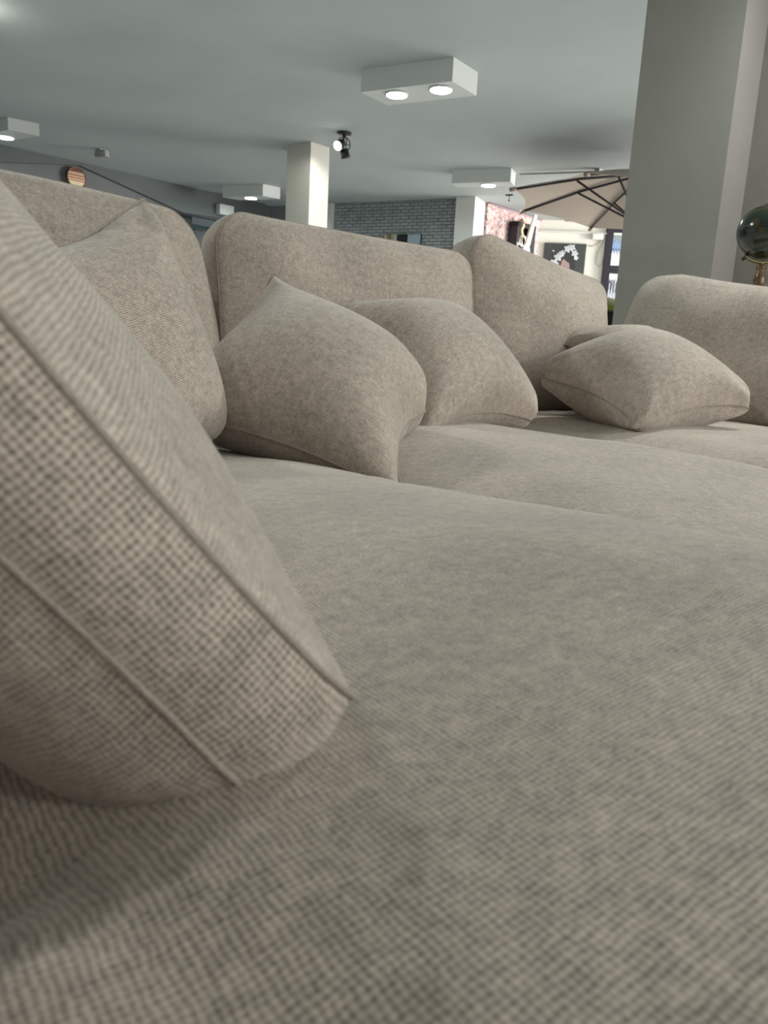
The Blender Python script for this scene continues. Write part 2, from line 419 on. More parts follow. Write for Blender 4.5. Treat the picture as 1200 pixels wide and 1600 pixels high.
# round striped plaque on the left wall
q0 = Pxy(119, 278, (c0+lnorm*.065).xy, lnorm.xy)
rp = thing('round_plaque', q0, 'round copper-rimmed plaque with cream and brown stripes high on the left wall', 'wall plaque')
COP = plain('copper', (.20, .09, .05), .3, metal=.7)
tube('rim', disc_pts(q0+lnorm*.012, ldir, Z, .124, 40), .007, COP, rp, 8, True)
bands = [(.13, .07, (.10, .03, .015)), (.07, .035, (.55, .36, .22)), (.035, .022, (.25, .06, .03)), (.022, .004, (.68, .45, .28)), (.004, -.008, (.32, .07, .04)), (-.008, -.03, (.70, .45, .27)),
         (-.03, -.04, (.36, .11, .06)), (-.04, -.085, (.80, .64, .42)), (-.085, -.13, (.85, .74, .52))]
for bi, (z1_, z0_, col_) in enumerate(bands):
    R_ = .12; z1c = min(z1_, R_*.999); z0c = max(z0_, -R_*.999); n_ = 8; V = []
    ptl = []; ptr = []
    for k in range(n_+1):
        zz = z1c+(z0c-z1c)*k/n_; xx = math.sqrt(max(R_*R_-zz*zz, 0)); ptl.append(q0+ldir*-xx+Z*zz); ptr.append(q0+ldir*xx+Z*zz)
    prism('stripe', ptl+ptr[::-1], .012, plain('stripe_%d' % bi, col_, .35, emit=None, coat=.5), rp, lnorm)
# speaker box on the lintel
q0 = Pxy(348.5, 329, (c0+lnorm*.07).xy, lnorm.xy)
spk = box('wall_speaker', q0+lnorm*.05, (ldir, lnorm, Z), (.26, .10, .145), BOXW, None, .006)
tag(spk, 'small pale box speaker on the left wall below the light box by the middle pillar', 'speaker')
# in the opening under the lintel: panel, shelf box, crystal ornament
d_op = Pxy(320, 380, (c0-lnorm*.8).xy, lnorm.xy)
pn0 = P(304, 345, d_op.y); pn1 = P(334, 345, d_op.y+.35); pd_ = (pn1-pn0); pd_.z = 0
pw_ = pd_.length; pd_.normalize()
gp = box('display_panel', Vector((pn0.x, pn0.y, 1.2))+pd_*.35, (pd_, Vector((pd_.y, -pd_.x, 0)), Z), (.7, .04, 2.4), plain('pale_blue_panel', (.28, .325, .33), .25))
tag(gp, 'pale blue-grey display panel seen between the two left back cushions', 'panel')
bx0 = Pxy(279, 341, (c0-lnorm*.5).xy, lnorm.xy)
db = box('wall_cabinet', bx0-Z*.02, (ldir, lnorm, Z), (.32, .25, .13), plain('dark_teal', (.02, .035, .04), .4), None, .005)
tag(db, 'dark cabinet under the lintel at the end of the left wall', 'cabinet')
tb = box('glass_shelf', Pxy(285, 352, (c0-lnorm*.7).xy, lnorm.xy), (ldir, lnorm, Z), (.9, .3, .05), plain('teal_glass', (.10, .17, .18), .15), None, .004)
tag(tb, 'teal glass shelf edge below the dark cabinet', 'shelf')
cr0 = P(322, 388, d_op.y-.3)
cry = thing('crystal_ornament', cr0, 'small blue-white crystal ornament seen in the gap between left back cushions', 'ornament')
CRY = plain('crystal', (.55, .72, .85), .15, coat=1)
for (dx, hh, ww) in ((-.035, .10, .03), (0, .15, .035), (.04, .085, .03)):
    b_ = cr0+Rv*dx
    lathe('shard', [(ww, 0), (ww*1.1, hh*.3), (0, hh)], b_, CRY, cry, 5)
st = lathe('plinth', [(.13, -1.15), (.14, -.12), (.10, -.02), (.05, .0)], cr0, plain('brown_wood_dark', (.12, .09, .07), .5), None, 24)
tag(st, 'brown plinth under the crystal ornament', 'stand')
# three canvases on the brick wall
def art(name, xs, ys, off, parts_, frame_th=.035):
    pass
def mat_vert(name, stops, axis=0, noise_=.25, sc_=(6, 6, 1)):
    """flat print: bands of colour across the canvas, wobbling"""
    m, n, b = nt(name); tc = node(n, 'ShaderNodeTexCoord'); mp = node(n, 'ShaderNodeMapping'); mp.inputs['Scale'].default_value = sc_
    n.links.new(tc.outputs['Generated'], mp.inputs['Vector'])
    nz = node(n, 'ShaderNodeTexNoise'); nz.inputs['Scale'].default_value = 1.5; nz.inputs['Detail'].default_value = 5; n.links.new(mp.outputs[0], nz.inputs['Vector'])
    s_ = node(n, 'ShaderNodeSeparateXYZ'); n.links.new(tc.outputs['Generated'], s_.inputs[0])
    ma = node(n, 'ShaderNodeMath', operation='MULTIPLY_ADD'); n.links.new(nz.outputs['Fac'], ma.inputs[0]); ma.inputs[1].default_value = noise_
    n.links.new(s_.outputs[axis], ma.inputs[2])
    r = node(n, 'ShaderNodeValToRGB'); e = r.color_ramp.elements
    for i, (p_, c_) in enumerate(stops):
        if i < 2: e[i].position = p_; e[i].color = (*c_, 1)
        else: x = e.new(p_); x.color = (*c_, 1)
    n.links.new(ma.outputs[0], r.inputs['Fac']); n.links.new(r.outputs['Color'], b.inputs['Base Color']); b.inputs['Roughness'].default_value = .6
    return m
cm1 = mat_vert('stripes_print', [(0, (.40, .40, .28)), (.25, (.42, .40, .28)), (.33, (.07, .06, .04)), (.42, (.30, .22, .15)), (.5, (.10, .07, .04)), (.62, (.30, .27, .17)), (.85, (.45, .43, .36)), (1, (.5, .5, .45))], 0, .08)
cm2 = mat_vert('dark_print', [(0, (.45, .40, .36)), (.22, (.28, .16, .10)), (.34, (.015, .015, .02)), (1, (.008, .008, .012))], 2, .25, (9, 9, 3))
cm3 = mat_vert('blue_orange_print', [(0, (.50, .36, .18)), (.82, (.52, .34, .14)), (.93, (.33, .36, .32)), (.99, (.28, .42, .47)), (1, (.34, .44, .50))], 2, .35, (6, 6, 3))
side_m = plain('canvas_edge', (.02, .04, .05), .6)
for (xa, xb, mat_, lab) in ((600, 621, cm1, 'canvas with beige and brown vertical stripes, left of three on the brick wall'),
                            (623.5, 636, cm2, 'narrow dark canvas, middle of three on the brick wall'),
                            (637, 658, cm3, 'canvas with pale blue over orange, right of three on the brick wall')):
    A_ = Pxy(xa, 366, (b0+bn*.05).xy, bn.xy); B_ = Pxy(xb, 366, (b0+bn*.05).xy, bn.xy)
    w_ = (Vector((B_.x, B_.y, 0))-Vector((A_.x, A_.y, 0))).length; h_ = .62
    c_ = (A_+B_)/2; c_.z = A_.z-h_/2
    t = thing('canvas_picture', c_-bn*.04, lab, 'picture')
    box('stretcher', c_-bn*.015, (bdir, bn, Z), (w_, .035, h_), side_m, t)
    # printed face as its own sheet, x along the wall so the print can use generated coordinates
    me_o = box('canvas_face', (0, 0, 0), XYZ, (w_-.01, .004, h_-.01), mat_, None)
    me_o.parent = t; me_o.matrix_local = frame_from_dir(c_+bn*.006-t.location, bdir, bn, Z)
# orchid picture on the cream wall
OFFC = .03
A_ = onc(851.5, 379, OFFC); B_ = onc(917, 377, OFFC)
w_ = (B_-A_).length; h_ = 1.05; c_ = (A_+B_)/2; c_.z = A_.z-h_/2
orc = thing('orchid_picture', c_-cn*.03, 'dark grey square picture of white orchids over a pale pink face on the cream wall', 'picture')
box('canvas', c_-cn*.012, (cr, cn, Z), (w_, .035, h_), plain('charcoal_print', (.055, .06, .062), .6, var=.15, vscale=3), orc, .003)
PET = plain('white_petal_print', (.62, .66, .70), .6, var=.12, vscale=14)
PINKF = plain('pink_skin_print', (.42, .29, .28), .6, var=.2, vscale=9)
def flat(name, px_pts, mat_, off, th=.004):
    q_ = [onc(x, y, OFFC+.006+off) for x, y in px_pts]
    return prism(name, q_, th, mat_, orc, cn)
flat('face_print', [(875, 419), (878, 408), (883, 403), (888, 406), (890, 414), (889, 424), (886, 436), (870, 436)], PINKF, .0)
flat('hair_print', [(884, 408), (879, 402), (881, 396), (886, 395), (889, 400), (897, 405), (899, 416), (895, 436), (888, 436), (891, 420), (889, 411)], plain('dark_hair_print', (.035, .037, .038), .6), .0005)
def petal(cx_, cy_, r_, ang, ln=1.0):
    pts_ = []
    for k in range(9):
        t_ = math.pi*2*k/9; x_ = math.cos(t_)*r_*ln; y_ = math.sin(t_)*r_*.62
        pts_.append((cx_+x_*math.cos(ang)-y_*math.sin(ang), cy_+x_*math.sin(ang)+y_*math.cos(ang)))
    return pts_
rng0 = random.Random(3)
for (fx, fy, fr) in ((866, 411, 6.2), (862, 421, 5), (872, 402, 6), (878, 396, 4.6), (887, 389, 5.4), (894, 387, 5), (898, 396, 5), (900, 403, 3.6), (871, 418, 4.2), (865, 391, 2.2)):
    a_ = rng0.random()*6
    for k in range(5 if fr > 3 else 2):
        an = a_+k*2*math.pi/5
        flat('petal', petal(fx+math.cos(an)*fr*.55, fy+math.sin(an)*fr*.55, fr*.62, an), PET, .004+.0012*k+.0003*fr)
    if fr > 4: flat('flower_centre', petal(fx, fy, 1.1, 0), plain('yellow_grey_print', (.40, .42, .44), .6) if fx == 866 else bpy.data.materials['yellow_grey_print'], .014)
# deep black shadow box on the pink wall, with what stands before it
def onk(px, py, off=0.0): return Pxy(px, py, (k0+kn*off).xy, kn.xy)
f0 = onk(803.5, 345, .02); 
A_ = onk(810, 345, .17); B_ = onk(838, 352, .17)
w_ = (B_-A_).length; h_ = 1.1; kdir = (B_-A_); kdir.z = 0; kdir.normalize()
c_ = (A_+B_)/2; c_.z = A_.z-h_/2; w_ = Vector((B_.x-A_.x, B_.y-A_.y)).length
sb_ = thing('shadow_box', c_-kn*.15, 'deep black shadow box frame with gold and silver figures on the pink mosaic wall', 'wall frame')
ft = .07
for (dx, dz, ww, hh) in ((-w_/2+ft/2, 0, ft, h_), (w_/2-ft*1.6, 0, ft*3.2, h_), (0, h_/2-ft/2, w_, ft), (0, -h_/2+ft/2, w_, ft)):
    box('frame', c_+kdir*dx+Z*dz-kn*.075, (kdir, kn, Z), (ww, .149, hh), BLACK, sb_)
box('back_panel', c_-kn*.135, (kdir, kn, Z), (w_-.02, .02, h_-.02), plain('slate_back', (.16, .17, .20), .4, var=.3, vscale=8), sb_)
box('divider', c_-kn*.09-kdir*.02, (kdir, kn, Z), (.05, .08, h_-.1), BLACK, sb_)
GOLD = plain('gold_figure', (.55, .40, .20), .4, metal=.4, var=.3, vscale=30)
hp = onk(814, 358, .12); lathe('figure', [(0, .16), (.045, .12), (.06, .04), (.03, -.02), (.06, -.10), (.02, -.18)], hp, GOLD, sb_, 14)
SIL = plain('silver_ring', (.6, .58, .55), .25, metal=.9)
for (x_, y_, r_) in ((816, 376, .085), (819, 377, .075)):
    tube('ring', disc_pts(onk(x_, y_, .17), kdir, Z, r_, 28), .010, SIL, sb_, 6, True)
tube('rail', [onk(808, 380, .17), onk(824, 387, .17)], .014, WHITE, sb_, 6)
tube('rail', [onk(808, 386, .17), onk(822, 393, .17)], .014, WHITE, sb_, 6)
tube('rail', [onk(808, 378, .17), onk(807, 392, .17)], .014, WHITE, sb_, 6)
# long pale blade lamp in front of it: slanted bar with an oval foot
bl0 = onk(822, 384, .42); bl1 = onk(835, 336, .42)
bo = thing('slanted_pole_lamp', Vector((bl0.x, bl0.y, 0)), 'pale slanted blade with a white oval disc in front of the black shadow box', 'lamp')
vv = (bl1-bl0); side = kdir
CRM = plain('pale_wood', (.72, .66, .54), .5)
prism('blade', [bl0-side*.06, bl0+side*.06, bl1+side*.035, bl1-side*.035], .03, CRM, bo, kn)
ov = onk(822, 392, .44)
lathe('disc', [(0, .02), (.09, .012), (.10, 0), (.09, -.012), (0, -.02)], ov, plain('white_disc', (.78, .78, .84), .4), bo, 24, kn)
tube('pole', [bl0+kn*.015, Vector((bl0.x, bl0.y, .03))+kn*.015], .018, CRM, bo, 8)
lathe('foot', [(.16, 0), (.16, .02), (.03, .035)], Vector((bl0.x, bl0.y, 0))+kn*.015, CRM, bo, 24)
# small unit and cords on the cream wall
wu = box('wall_unit', onc(934, 370, .05), (cr, cn, Z), (.17, .08, .09), WHITE, None, .008)
tag(wu, 'small white unit high on the cream wall near the window', 'wall unit')
CORD = plain('grey_cord', (.50, .48, .43), .6)
def cord(pts_, lab):
    o_ = tube('cord', [onc(x, y, .02) for x, y in pts_], .007, CORD, None, 6); tag(o_, lab, 'cord')
cord([(920, 384), (925, 385), (933, 383), (938, 376), (939, 369)], 'thin grey cord hanging in a loop beside the orchid picture')
cord([(944, 372), (941, 380), (937, 388), (934, 395), (932, 405), (932, 412), (936, 416), (940, 414), (942, 406), (944, 396)], 'thin grey cord dangling in a long loop left of the window')
# window with black frame and fluted glass
WF = plain('black_window_frame', (.02, .018, .028), .4)
fa = onc(945.5, 420, .03)
def wpos(px, z_, off=0.0):
    q_ = onc(px, 420, off); return Vector((q_.x, q_.y, z_))
xa = onc(943, 425); wz = [onc(960, 421.5).z]
wn = struct(box('window_1', wpos(947, 1.39, .0)+Z*0, (cr, cn, Z), (.10, .16, 2.78), WF))
for px_ in (1030,):
    box('window_frame', wpos(px_, 1.39), (cr, cn, Z), (.10, .16, 2.78), WF, wn)
L_w = (wpos(1030, 0)-wpos(947, 0)).length; mid = (wpos(1030, 0)+wpos(947, 0))/2
for z_, t_ in ((wz[0], .115), (2.75, .1), (.9, .1)):
    box('window_frame', mid+Z*z_, (cr, cn, Z), (L_w-.09, .14, t_), WF, wn)
GL, n, b = nt('fluted_glass'); b.inputs['Transmission Weight'].default_value = 1; b.inputs['Roughness'].default_value = .03; b.inputs['IOR'].default_value = 1.45
b.inputs['Base Color'].default_value = (.93, .97, 1, 1)
bm = bmesh.new(); fl = .042; nfl = int((L_w-.1)/fl)
for (za, zb) in ((.95, wz[0]-.06), (wz[0]+.06, 2.70)):
    base_ = mid-cr*((L_w-.1)/2); front = []; 
    for i in range(nfl*5+1):
        ph_ = (i % 5)/5; dd = .017*math.sin(math.pi*ph_)+.006
        p_ = base_+cr*(i*fl/5)+cn*dd; q_ = base_+cr*(i*fl/5)-cn*.006
        front.append([bm.verts.new(p_+Z*za), bm.verts.new(p_+Z*zb), bm.verts.new(q_+Z*za), bm.verts.new(q_+Z*zb)])
    for a_, c2 in zip(front, front[1:]):
        bm.faces.new([a_[0], c2[0], c2[1], a_[1]]); bm.faces.new([c2[2], a_[2], a_[3], c2[3]])
        bm.faces.new([a_[1], c2[1], c2[3], a_[3]]); bm.faces.new([a_[2], c2[2], c2[0], a_[0]])
    bm.faces.new([front[0][0], front[0][1], front[0][3], front[0][2]]); bm.faces.new([front[-1][2], front[-1][3], front[-1][1], front[-1][0]])
bm_obj('window_pane', bm, GL, wn)
# street front seen through it
ext = thing('street_facade', mid-cn*2.6, 'street front with dark and pale bands seen blurred through the fluted window', 'building')
exm = {'d': plain('street_dark', (.06, .075, .10), .7), 'w': plain('street_white', (.85, .85, .88), .6), 'b': plain('street_blue', (.22, .33, .55), .6), 'g': plain('street_grey', (.30, .34, .38), .7)}
for (z0_, z1_, k_, x0_, x1_) in ((-.1, 1.02, 'g', -2, 2), (1.05, 1.30, 'w', -2, 2), (1.32, 1.52, 'd', -2, .2), (1.55, 1.62, 'b', -2, 2), (1.64, 1.86, 'w', -.35, -.1), (1.64, 1.86, 'b', -.05, .6), (1.9, 2.02, 'g', -2, 2),
                                 (2.04, 2.22, 'd', -2, 2), (2.26, 2.75, 'w', -2, 2), (2.8, 2.95, 'b', -2, 2)):
    box('wall_band', mid-cn*2.6+cr*((x0_+x1_)/2)+Z*((z0_+z1_)/2), (cr, cn, Z), (x1_-x0_, .3, z1_-z0_), exm[k_], ext)
# parasol
pcx = Vector((2.588, 8.804, 0)); PR = 1.429; rimz = 2.319; apz = 2.70; rot0 = math.radians(232.48)
def tip(k, f=1.0):
    a_ = rot0-math.pi/4*k; x_ = PR*math.cos(a_)*f; y_ = PR*math.sin(a_)*f
    return pcx+Vector((x_, y_, apz+(rimz-.064*(x_/max(f, .01))-.009*(y_/max(f, .01))-apz)*f))
par = thing('parasol', pcx, 'large open cream parasol with black ribs, standing behind the sage pillar', 'parasol')
CAN = plain('parasol_canvas', (.36, .31, .265), .8, bump=.1, bscale=80)
CAN.node_tree.nodes['Principled BSDF'].inputs['Subsurface Weight'].default_value = 0
bm = bmesh.new(); top = bm.verts.new(pcx+Z*apz); ns_ = 6; rings_ = []
for m_ in range(1, 9):
    f = m_/8; ring = []
    for k in range(8):
        for j_ in range(ns_):
            t_ = j_/ns_; a_ = tip(k, f); b2 = tip(k+1, f); p_ = a_.lerp(b2, t_)
            sag = 4*t_*(1-t_); p_ = p_+(pcx+Z*p_.z-p_)*(.055*sag*f)-Z*(.035*sag*f)*0+Z*(.018*math.sin(math.pi*f))
            ring.append(bm.verts.new(p_))
    rings_.append(ring)
nn_ = 8*ns_
for i in range(nn_): bm.faces.new([top, rings_[0][i], rings_[0][(i+1) % nn_]])
for a_, b2 in zip(rings_, rings_[1:]):
    for i in range(nn_): bm.faces.new([a_[i], b2[i], b2[(i+1) % nn_], a_[(i+1) % nn_]])
cano = bm_obj('canopy', bm, CAN, par, smooth=False)
md = cano.modifiers.new('thick', 'SOLIDIFY'); md.thickness = .004; md.offset = 1
hub = pcx+Z*(apz-.03); runner = pcx+Z*(apz-.55)
for k in range(8):
    e_ = tip(k, .985)-Z*.012
    r_ = tube('rib', [hub-Z*.01, tip(k, .5)-Z*.0+Z*.0, e_], .013, BLACK, par, 6)
    tube('strut', [tip(k, .52)-Z*.012, runner], .011, BLACK, par, 6)
    lathe('tip_cap', [(.020, -.035), (.022, .03), (.008, .04)], tip(k, 1.0)-Z*.012, plain('brown_cap', (.22, .17, .13), .6) if k == 0 else bpy.data.materials['brown_cap'], par, 10, (tip(k)-tip(k, .9)))
lathe('hub', [(.05, -.05), (.06, 0), (.05, .03), (.02, .06), (0, .08)], pcx+Z*apz, CAN, par, 16)
lathe('runner', [(.045, -.06), (.045, .03)], runner, BLACK, par, 16)
tube('pole', [pcx+Z*.06, pcx+Z*apz], .024, BLACK, par, 12)
lathe('base', [(.30, 0), (.30, .05), (.06, .09), (.035, .25)], pcx, DARKM, par, 32)
# conduit under the ceiling above the parasol, small hook beside the light box
q0 = Pz(812, 268, CEIL); q1 = Pz(936, 264, CEIL)
cd_ = thing('ceiling_rod', q0, 'thin grey rod with a square end fixed under the ceiling above the parasol', 'rod')
tube('rod', [q0-Z*.03, q1-Z*.03], .010, plain('grey_rod', (.35, .33, .31), .5), cd_, 8)
box('end_block', q1-Z*.03, (rd, ld, Z), (.09, .06, .05), bpy.data.materials['grey_rod'], cd_)
h0_ = Pz(796, 304, CEIL)
hk = thing('ceiling_hook', h0_, 'tiny dark hook hanging from the ceiling left of the parasol', 'hook')
box('plate', h0_-Z*.008, (bdir, bn, Z), (.10, .03, .014), DARKM, hk)
tube('wire', [h0_-Z*.01, h0_-Z*.07], .004, DARKM, hk, 6)
lathe('drop', [(0, -.02), (.014, 0), (0, .02)], h0_-Z*.075, DARKM, hk, 8)
# olive and black tub chair seen past the sofa
tc0 = P(934, 500, 5.6)
tch = thing('tub_chair', Vector((tc0.x, tc0.y, 0)), 'black tub chair with a domed olive green velvet cushion, behind the sofa corner', 'chair')
OLV = plain('olive_velvet', (.16, .165, .02), .8, var=.25, vscale=7)
OLV.node_tree.nodes['Principled BSDF'].inputs['Sheen Weight'].default_value = .4
BV = plain('black_velvet', (.004, .004, .004), .9)
def cz(py): return P(950, py, 5.6).z
z_top = cz(466); z_mid = cz(490)
lathe('cushion', [(.215, 0), (.235, .02), (.215, .045), (.16, .085), (.08, .105), (0, .11)], Vector((tc0.x, tc0.y, z_mid)), OLV, tch, 40)
lathe('shell', [(.20, .42), (.20, .5), (.225, .7), (.24, z_mid-.03), (.235, z_mid)], Vector((tc0.x, tc0.y, 0)), BV, tch, 40)
for k in range(4):
    a_ = math.pi/4+k*math.pi/2; tube('leg', [Vector((tc0.x+.15*math.cos(a_), tc0.y+.15*math.sin(a_), .43)), Vector((tc0.x+.19*math.cos(a_), tc0.y+.19*math.sin(a_), 0))], .014, DARKM, tch, 8)
# console table behind the sofa arm with the globe on it
gc = P(1196, 362, 3.25)
gr = 42.5/FPX*(gc-CAM).dot(Fv)*.985
ztop = P(1190, 452, 3.25).z
con = thing('console_table', Vector((gc.x+.32, gc.y-.02, 0)), 'brown console table behind the right arm of the sofa', 'table')
WD = plain('walnut', (.10, .06, .035), .35, var=.3, vscale=6)
cxx = Vector((gc.x+.32, gc.y-.06, 0))
box('top', cxx+Z*(ztop-.0175), (-ld, rd, Z), (.82, .30, .035), WD, con, .004)
for sx_ in (-.37, .37):
    for sy_ in (-.11, .11): box('leg', cxx-ld*sx_+rd*sy_+Z*((ztop-.035)/2), (-ld, rd, Z), (.04, .04, ztop-.036), WD, con)
glb = thing('globe', Vector((gc.x, gc.y, ztop)), 'dark antique terrestrial globe on a turned wooden stand beside the right-hand pillar', 'globe')
m, n, b = nt('globe_map'); tc = node(n, 'ShaderNodeTexCoord'); nz = node(n, 'ShaderNodeTexNoise'); nz.inputs['Scale'].default_value = 24; nz.inputs['Detail'].default_value = 8
n.links.new(tc.outputs['Object'], nz.inputs['Vector']); r = node(n, 'ShaderNodeValToRGB'); e = r.color_ramp.elements
e[0].position = .44; e[0].color = (.010, .018, .013, 1); e[1].position = .66; e[1].color = (.070, .046, .018, 1); x = e.new(.54); x.color = (.016, .026, .012, 1)
n.links.new(nz.outputs['Fac'], r.inputs['Fac']); n.links.new(r.outputs['Color'], b.inputs['Base Color']); b.inputs['Roughness'].default_value = .22; b.inputs['Coat Weight'].default_value = .6
bm = bmesh.new(); bmesh.ops.create_uvsphere(bm, u_segments=48, v_segments=32, radius=gr); bmesh.ops.translate(bm, vec=gc, verts=bm.verts[:]); bm_obj('sphere', bm, m, glb, smooth=True)
BRS = plain('antique_brass', (.22, .19, .10), .4, metal=.7); STW = plain('stained_wood', (.17, .095, .035), .25, var=.45, vscale=30, coat=.5)
gs = Rv.copy(); gs.z = 0; gs.normalize()
arc = [gc+(gs*math.cos(t_)+Z*math.sin(t_))*(gr*1.10) for t_ in np.linspace(math.radians(232), math.radians(410), 36)]
tube('meridian_arm', arc, .007, BRS, glb, 8)
pa = gc+(gs*math.cos(math.radians(236))+Z*math.sin(math.radians(236)))*gr
tube('axis_pin', [pa, pa+(pa-gc).normalized()*.028], .007, BLACK, glb, 8)
pb = gc+(gs*math.cos(math.radians(56))+Z*math.sin(math.radians(56)))*gr
tube('axis_pin', [pb, pb+(pb-gc).normalized()*.02], .007, BLACK, glb, 8)
sh = gc.z-gr*1.10-ztop; gcx = P(1186, 440, 3.25)
tube('neck', [Vector((gcx.x, gc.y, ztop+sh*.86)), Vector((gcx.x+.0, gc.y, ztop+sh+.008))], .007, BRS, glb, 8)
lathe('stand', [(.062, .0), (.060, .006), (.042, .010), (.028, .014), (.022, .02), (.0245, sh*.28), (.022, sh*.50), (.0165, sh*.68), (.0155, sh*.74), (.020, sh*.76), (.0225, sh*.80), (.019, sh*.83), (.022, sh*.88), (.018, sh*.90)], Vector((gcx.x, gc.y, ztop)), STW, glb, 32)

# ------------------------------------------------------------------ sofa fabric solids
O = Vector((.3, 2.35, 0)); a54 = math.radians(54)
U = Vector((math.sin(a54), math.cos(a54), 0)); W = Vector((math.cos(a54), -math.sin(a54), 0))
def S(u, v, z): return O+U*u+W*v+Z*z
def cushion(name, w, h, t, rc, crown, frame, warp=None, label=None, cat=None, group=None, parent=None, pw=2.6,
            strip_bulge=.006, seams=(1, 1), n_out=200, rings=44, loc=None, noise=.004, seed=0, seamr=.0014, cpow=3.2, puffy=False):
    """boxed cushion. local x = width, z = height, y = thickness (front at +y). frame: 4x4 to world."""
    rng = np.random.RandomState(seed)
    # rounded-rectangle outline by arc length
    def outline(n):
        hx, hz = w/2, h/2; segs = []
        pts_ = []
        arc = math.pi/2*rc; L1 = w-2*rc; L2 = h-2*rc; tot = 2*(L1+L2)+4*arc
        for i in range(n):
            s = tot*i/n
            for kk, (Lk, typ) in enumerate(((L1, 0), (arc, 1), (L2, 2), (arc, 3), (L1, 4), (arc, 5), (L2, 6), (arc, 7))):
                if s <= Lk or kk == 7: break
                s -= Lk
            if typ == 0: p = (-hx+rc+s, -hz)
            elif typ == 2: p = (hx, -hz+rc+s)
            elif typ == 4: p = (hx-rc-s, hz)
            elif typ == 6: p = (-hx, hz-rc-s)
            else:
                an = s/rc; cx, cz, a0 = {1: (hx-rc, -hz+rc, -math.pi/2), 3: (hx-rc, hz-rc, 0), 5: (-hx+rc, hz-rc, math.pi/2), 7: (-hx+rc, -hz+rc, math.pi)}[typ]
                p = (cx+rc*math.cos(a0+an), cz+rc*math.sin(a0+an))
            pts_.append(p)
        return np.array(pts_), tot
    out, tot = outline(n_out)
    nrm = np.roll(out, -1, 0)-np.roll(out, 1, 0); nrm = np.stack([nrm[:, 1], -nrm[:, 0]], 1); nrm /= np.linalg.norm(nrm, axis=1)[:, None]
    sarr = np.arange(n_out)*tot/n_out
    puck = sum(np.sin(sarr*2*math.pi/p_+rng.rand()*6)*a_ for p_, a_ in ((.045, .3), (.073, .4), (.11, .5), (.031, .2)))
    svals = np.linspace(0, 1, rings)**.75
    V = []; uvp = []
    # anisotropic crown uses rectangular product so that the flats stay flat
    def crown_f(x, z, s):
        ex = 1-np.abs(np.clip(x/(w/2), -1, 1))**cpow; ez = 1-np.abs(np.clip(z/(h/2), -1, 1))**cpow
        return (ex*ez)**.62*.5+.5*(1-s**pw)
    layers = []
    for side in (1, -1):
        L = []
        for s in svals[1:]:
            xy = out*s
            y = t/2+crown[0 if side == 1 else 1]*(crown_f(xy[:, 0], xy[:, 1], s) if side == 1 or not puffy else (1-s**6)**.7)+puck*.0016*np.exp(-((1-s)/.10)**2)*min(1, (1-s)*40)
            L.append(np.stack([xy[:, 0], side*y, xy[:, 1]], 1))
        layers.append(L)
    strips = []
    ns = 7
    for kk in range(1, ns):
        f = kk/ns; bu = strip_bulge*math.sin(math.pi*f)+(.0 if 0 < kk < ns else 0)
        xy = out+nrm*(bu+(puck*.0008)[:, None]*math.sin(math.pi*f))
        strips.append(np.stack([xy[:, 0], np.full(n_out, t/2-t*f), xy[:, 1]], 1))
    rings_all = layers[0]+strips+layers[1][::-1]
    cF = np.array([[0, t/2+crown[0], 0]]); cB = np.array([[0, -t/2-crown[1], 0]])
    allv = np.concatenate([cF]+rings_all+[cB]); nr = len(rings_all); nf = len(layers[0])
    # soft lumps
    ph = rng.rand(6, 3)*6
    d = np.zeros(len(allv))
    for q in range(6):
        fr = 5+3*q; d += np.sin(allv[:, 0]*fr+ph[q, 0])*np.sin(allv[:, 2]*fr*1.1+ph[q, 1])*noise/(1+q*.4)
    rest = allv.copy()
    allv[:, 1] += d*np.sign(allv[:, 1])*(np.abs(allv[:, 1]) > t/2*.98)
    for (lo, hi, cidx) in ((0, nf, 0), (nr-nf, nr, len(allv)-1)):
        ks = list(range(lo, hi)); ks = ks if cidx == 0 else ks[::-1]
        prev = np.repeat(allv[cidx:cidx+1], n_out, 0); cum = np.zeros(n_out); nrmo = np.linalg.norm(out, axis=1)
        for k in ks:
            cur = allv[1+k*n_out:1+(k+1)*n_out]; cum = cum+np.linalg.norm(cur-prev, axis=1); prev = cur
            rest[1+k*n_out:1+(k+1)*n_out, 0] = out[:, 0]/nrmo*cum; rest[1+k*n_out:1+(k+1)*n_out, 2] = out[:, 1]/nrmo*cum
    if warp is not None: allv = warp(allv)
    faces = []; uvs = []
    off = rng.rand(2)*3
    seamv = rings_all
    arc = np.append(sarr, tot)
    for i in range(n_out):
        i2 = (i+1) % n_out
        faces.append((0, 1+i, 1+i2)); uvs += [(rest[q, 0]+off[0], rest[q, 2]+off[1]) for q in faces[-1]]
    for k in range(nr-1):
        a0 = 1+k*n_out; b0_ = a0+n_out
        stripf = (nf-1 <= k < nf-1+ns)
        for i in range(n_out):
            i2 = (i+1) % n_out; f = (a0+i, b0_+i, b0_+i2, a0+i2); faces.append(f)
            if stripf:
                y0 = rest[a0, 1]; y1 = rest[b0_, 1]
                uvs += [(arc[i], y0), (arc[i], y1), (arc[i+1], y1), (arc[i+1], y0)]
            else:
                uvs += [(rest[q, 0]+off[0], rest[q, 2]+off[1]) for q in f]
    last = len(allv)-1; a0 = 1+(nr-1)*n_out
    for i in range(n_out):
        i2 = (i+1) % n_out; f = (a0+i, last, a0+i2); faces.append(f); uvs += [(rest[q, 0]+off[0], rest[q, 2]+off[1]) for q in f]
    org = frame.translation.copy() if parent is None else Vector((0, 0, 0))
    Mw = np.array(frame); wv = allv @ Mw[:3, :3].T + Mw[:3, 3] - np.array(org)
    faces = [f[::-1] for f in faces]; 
    # uvs were stored in face order: reverse per face
    uu = []; p = 0
    for f in faces:
        L_ = len(f); uu += uvs[p:p+L_][::-1]; p += L_
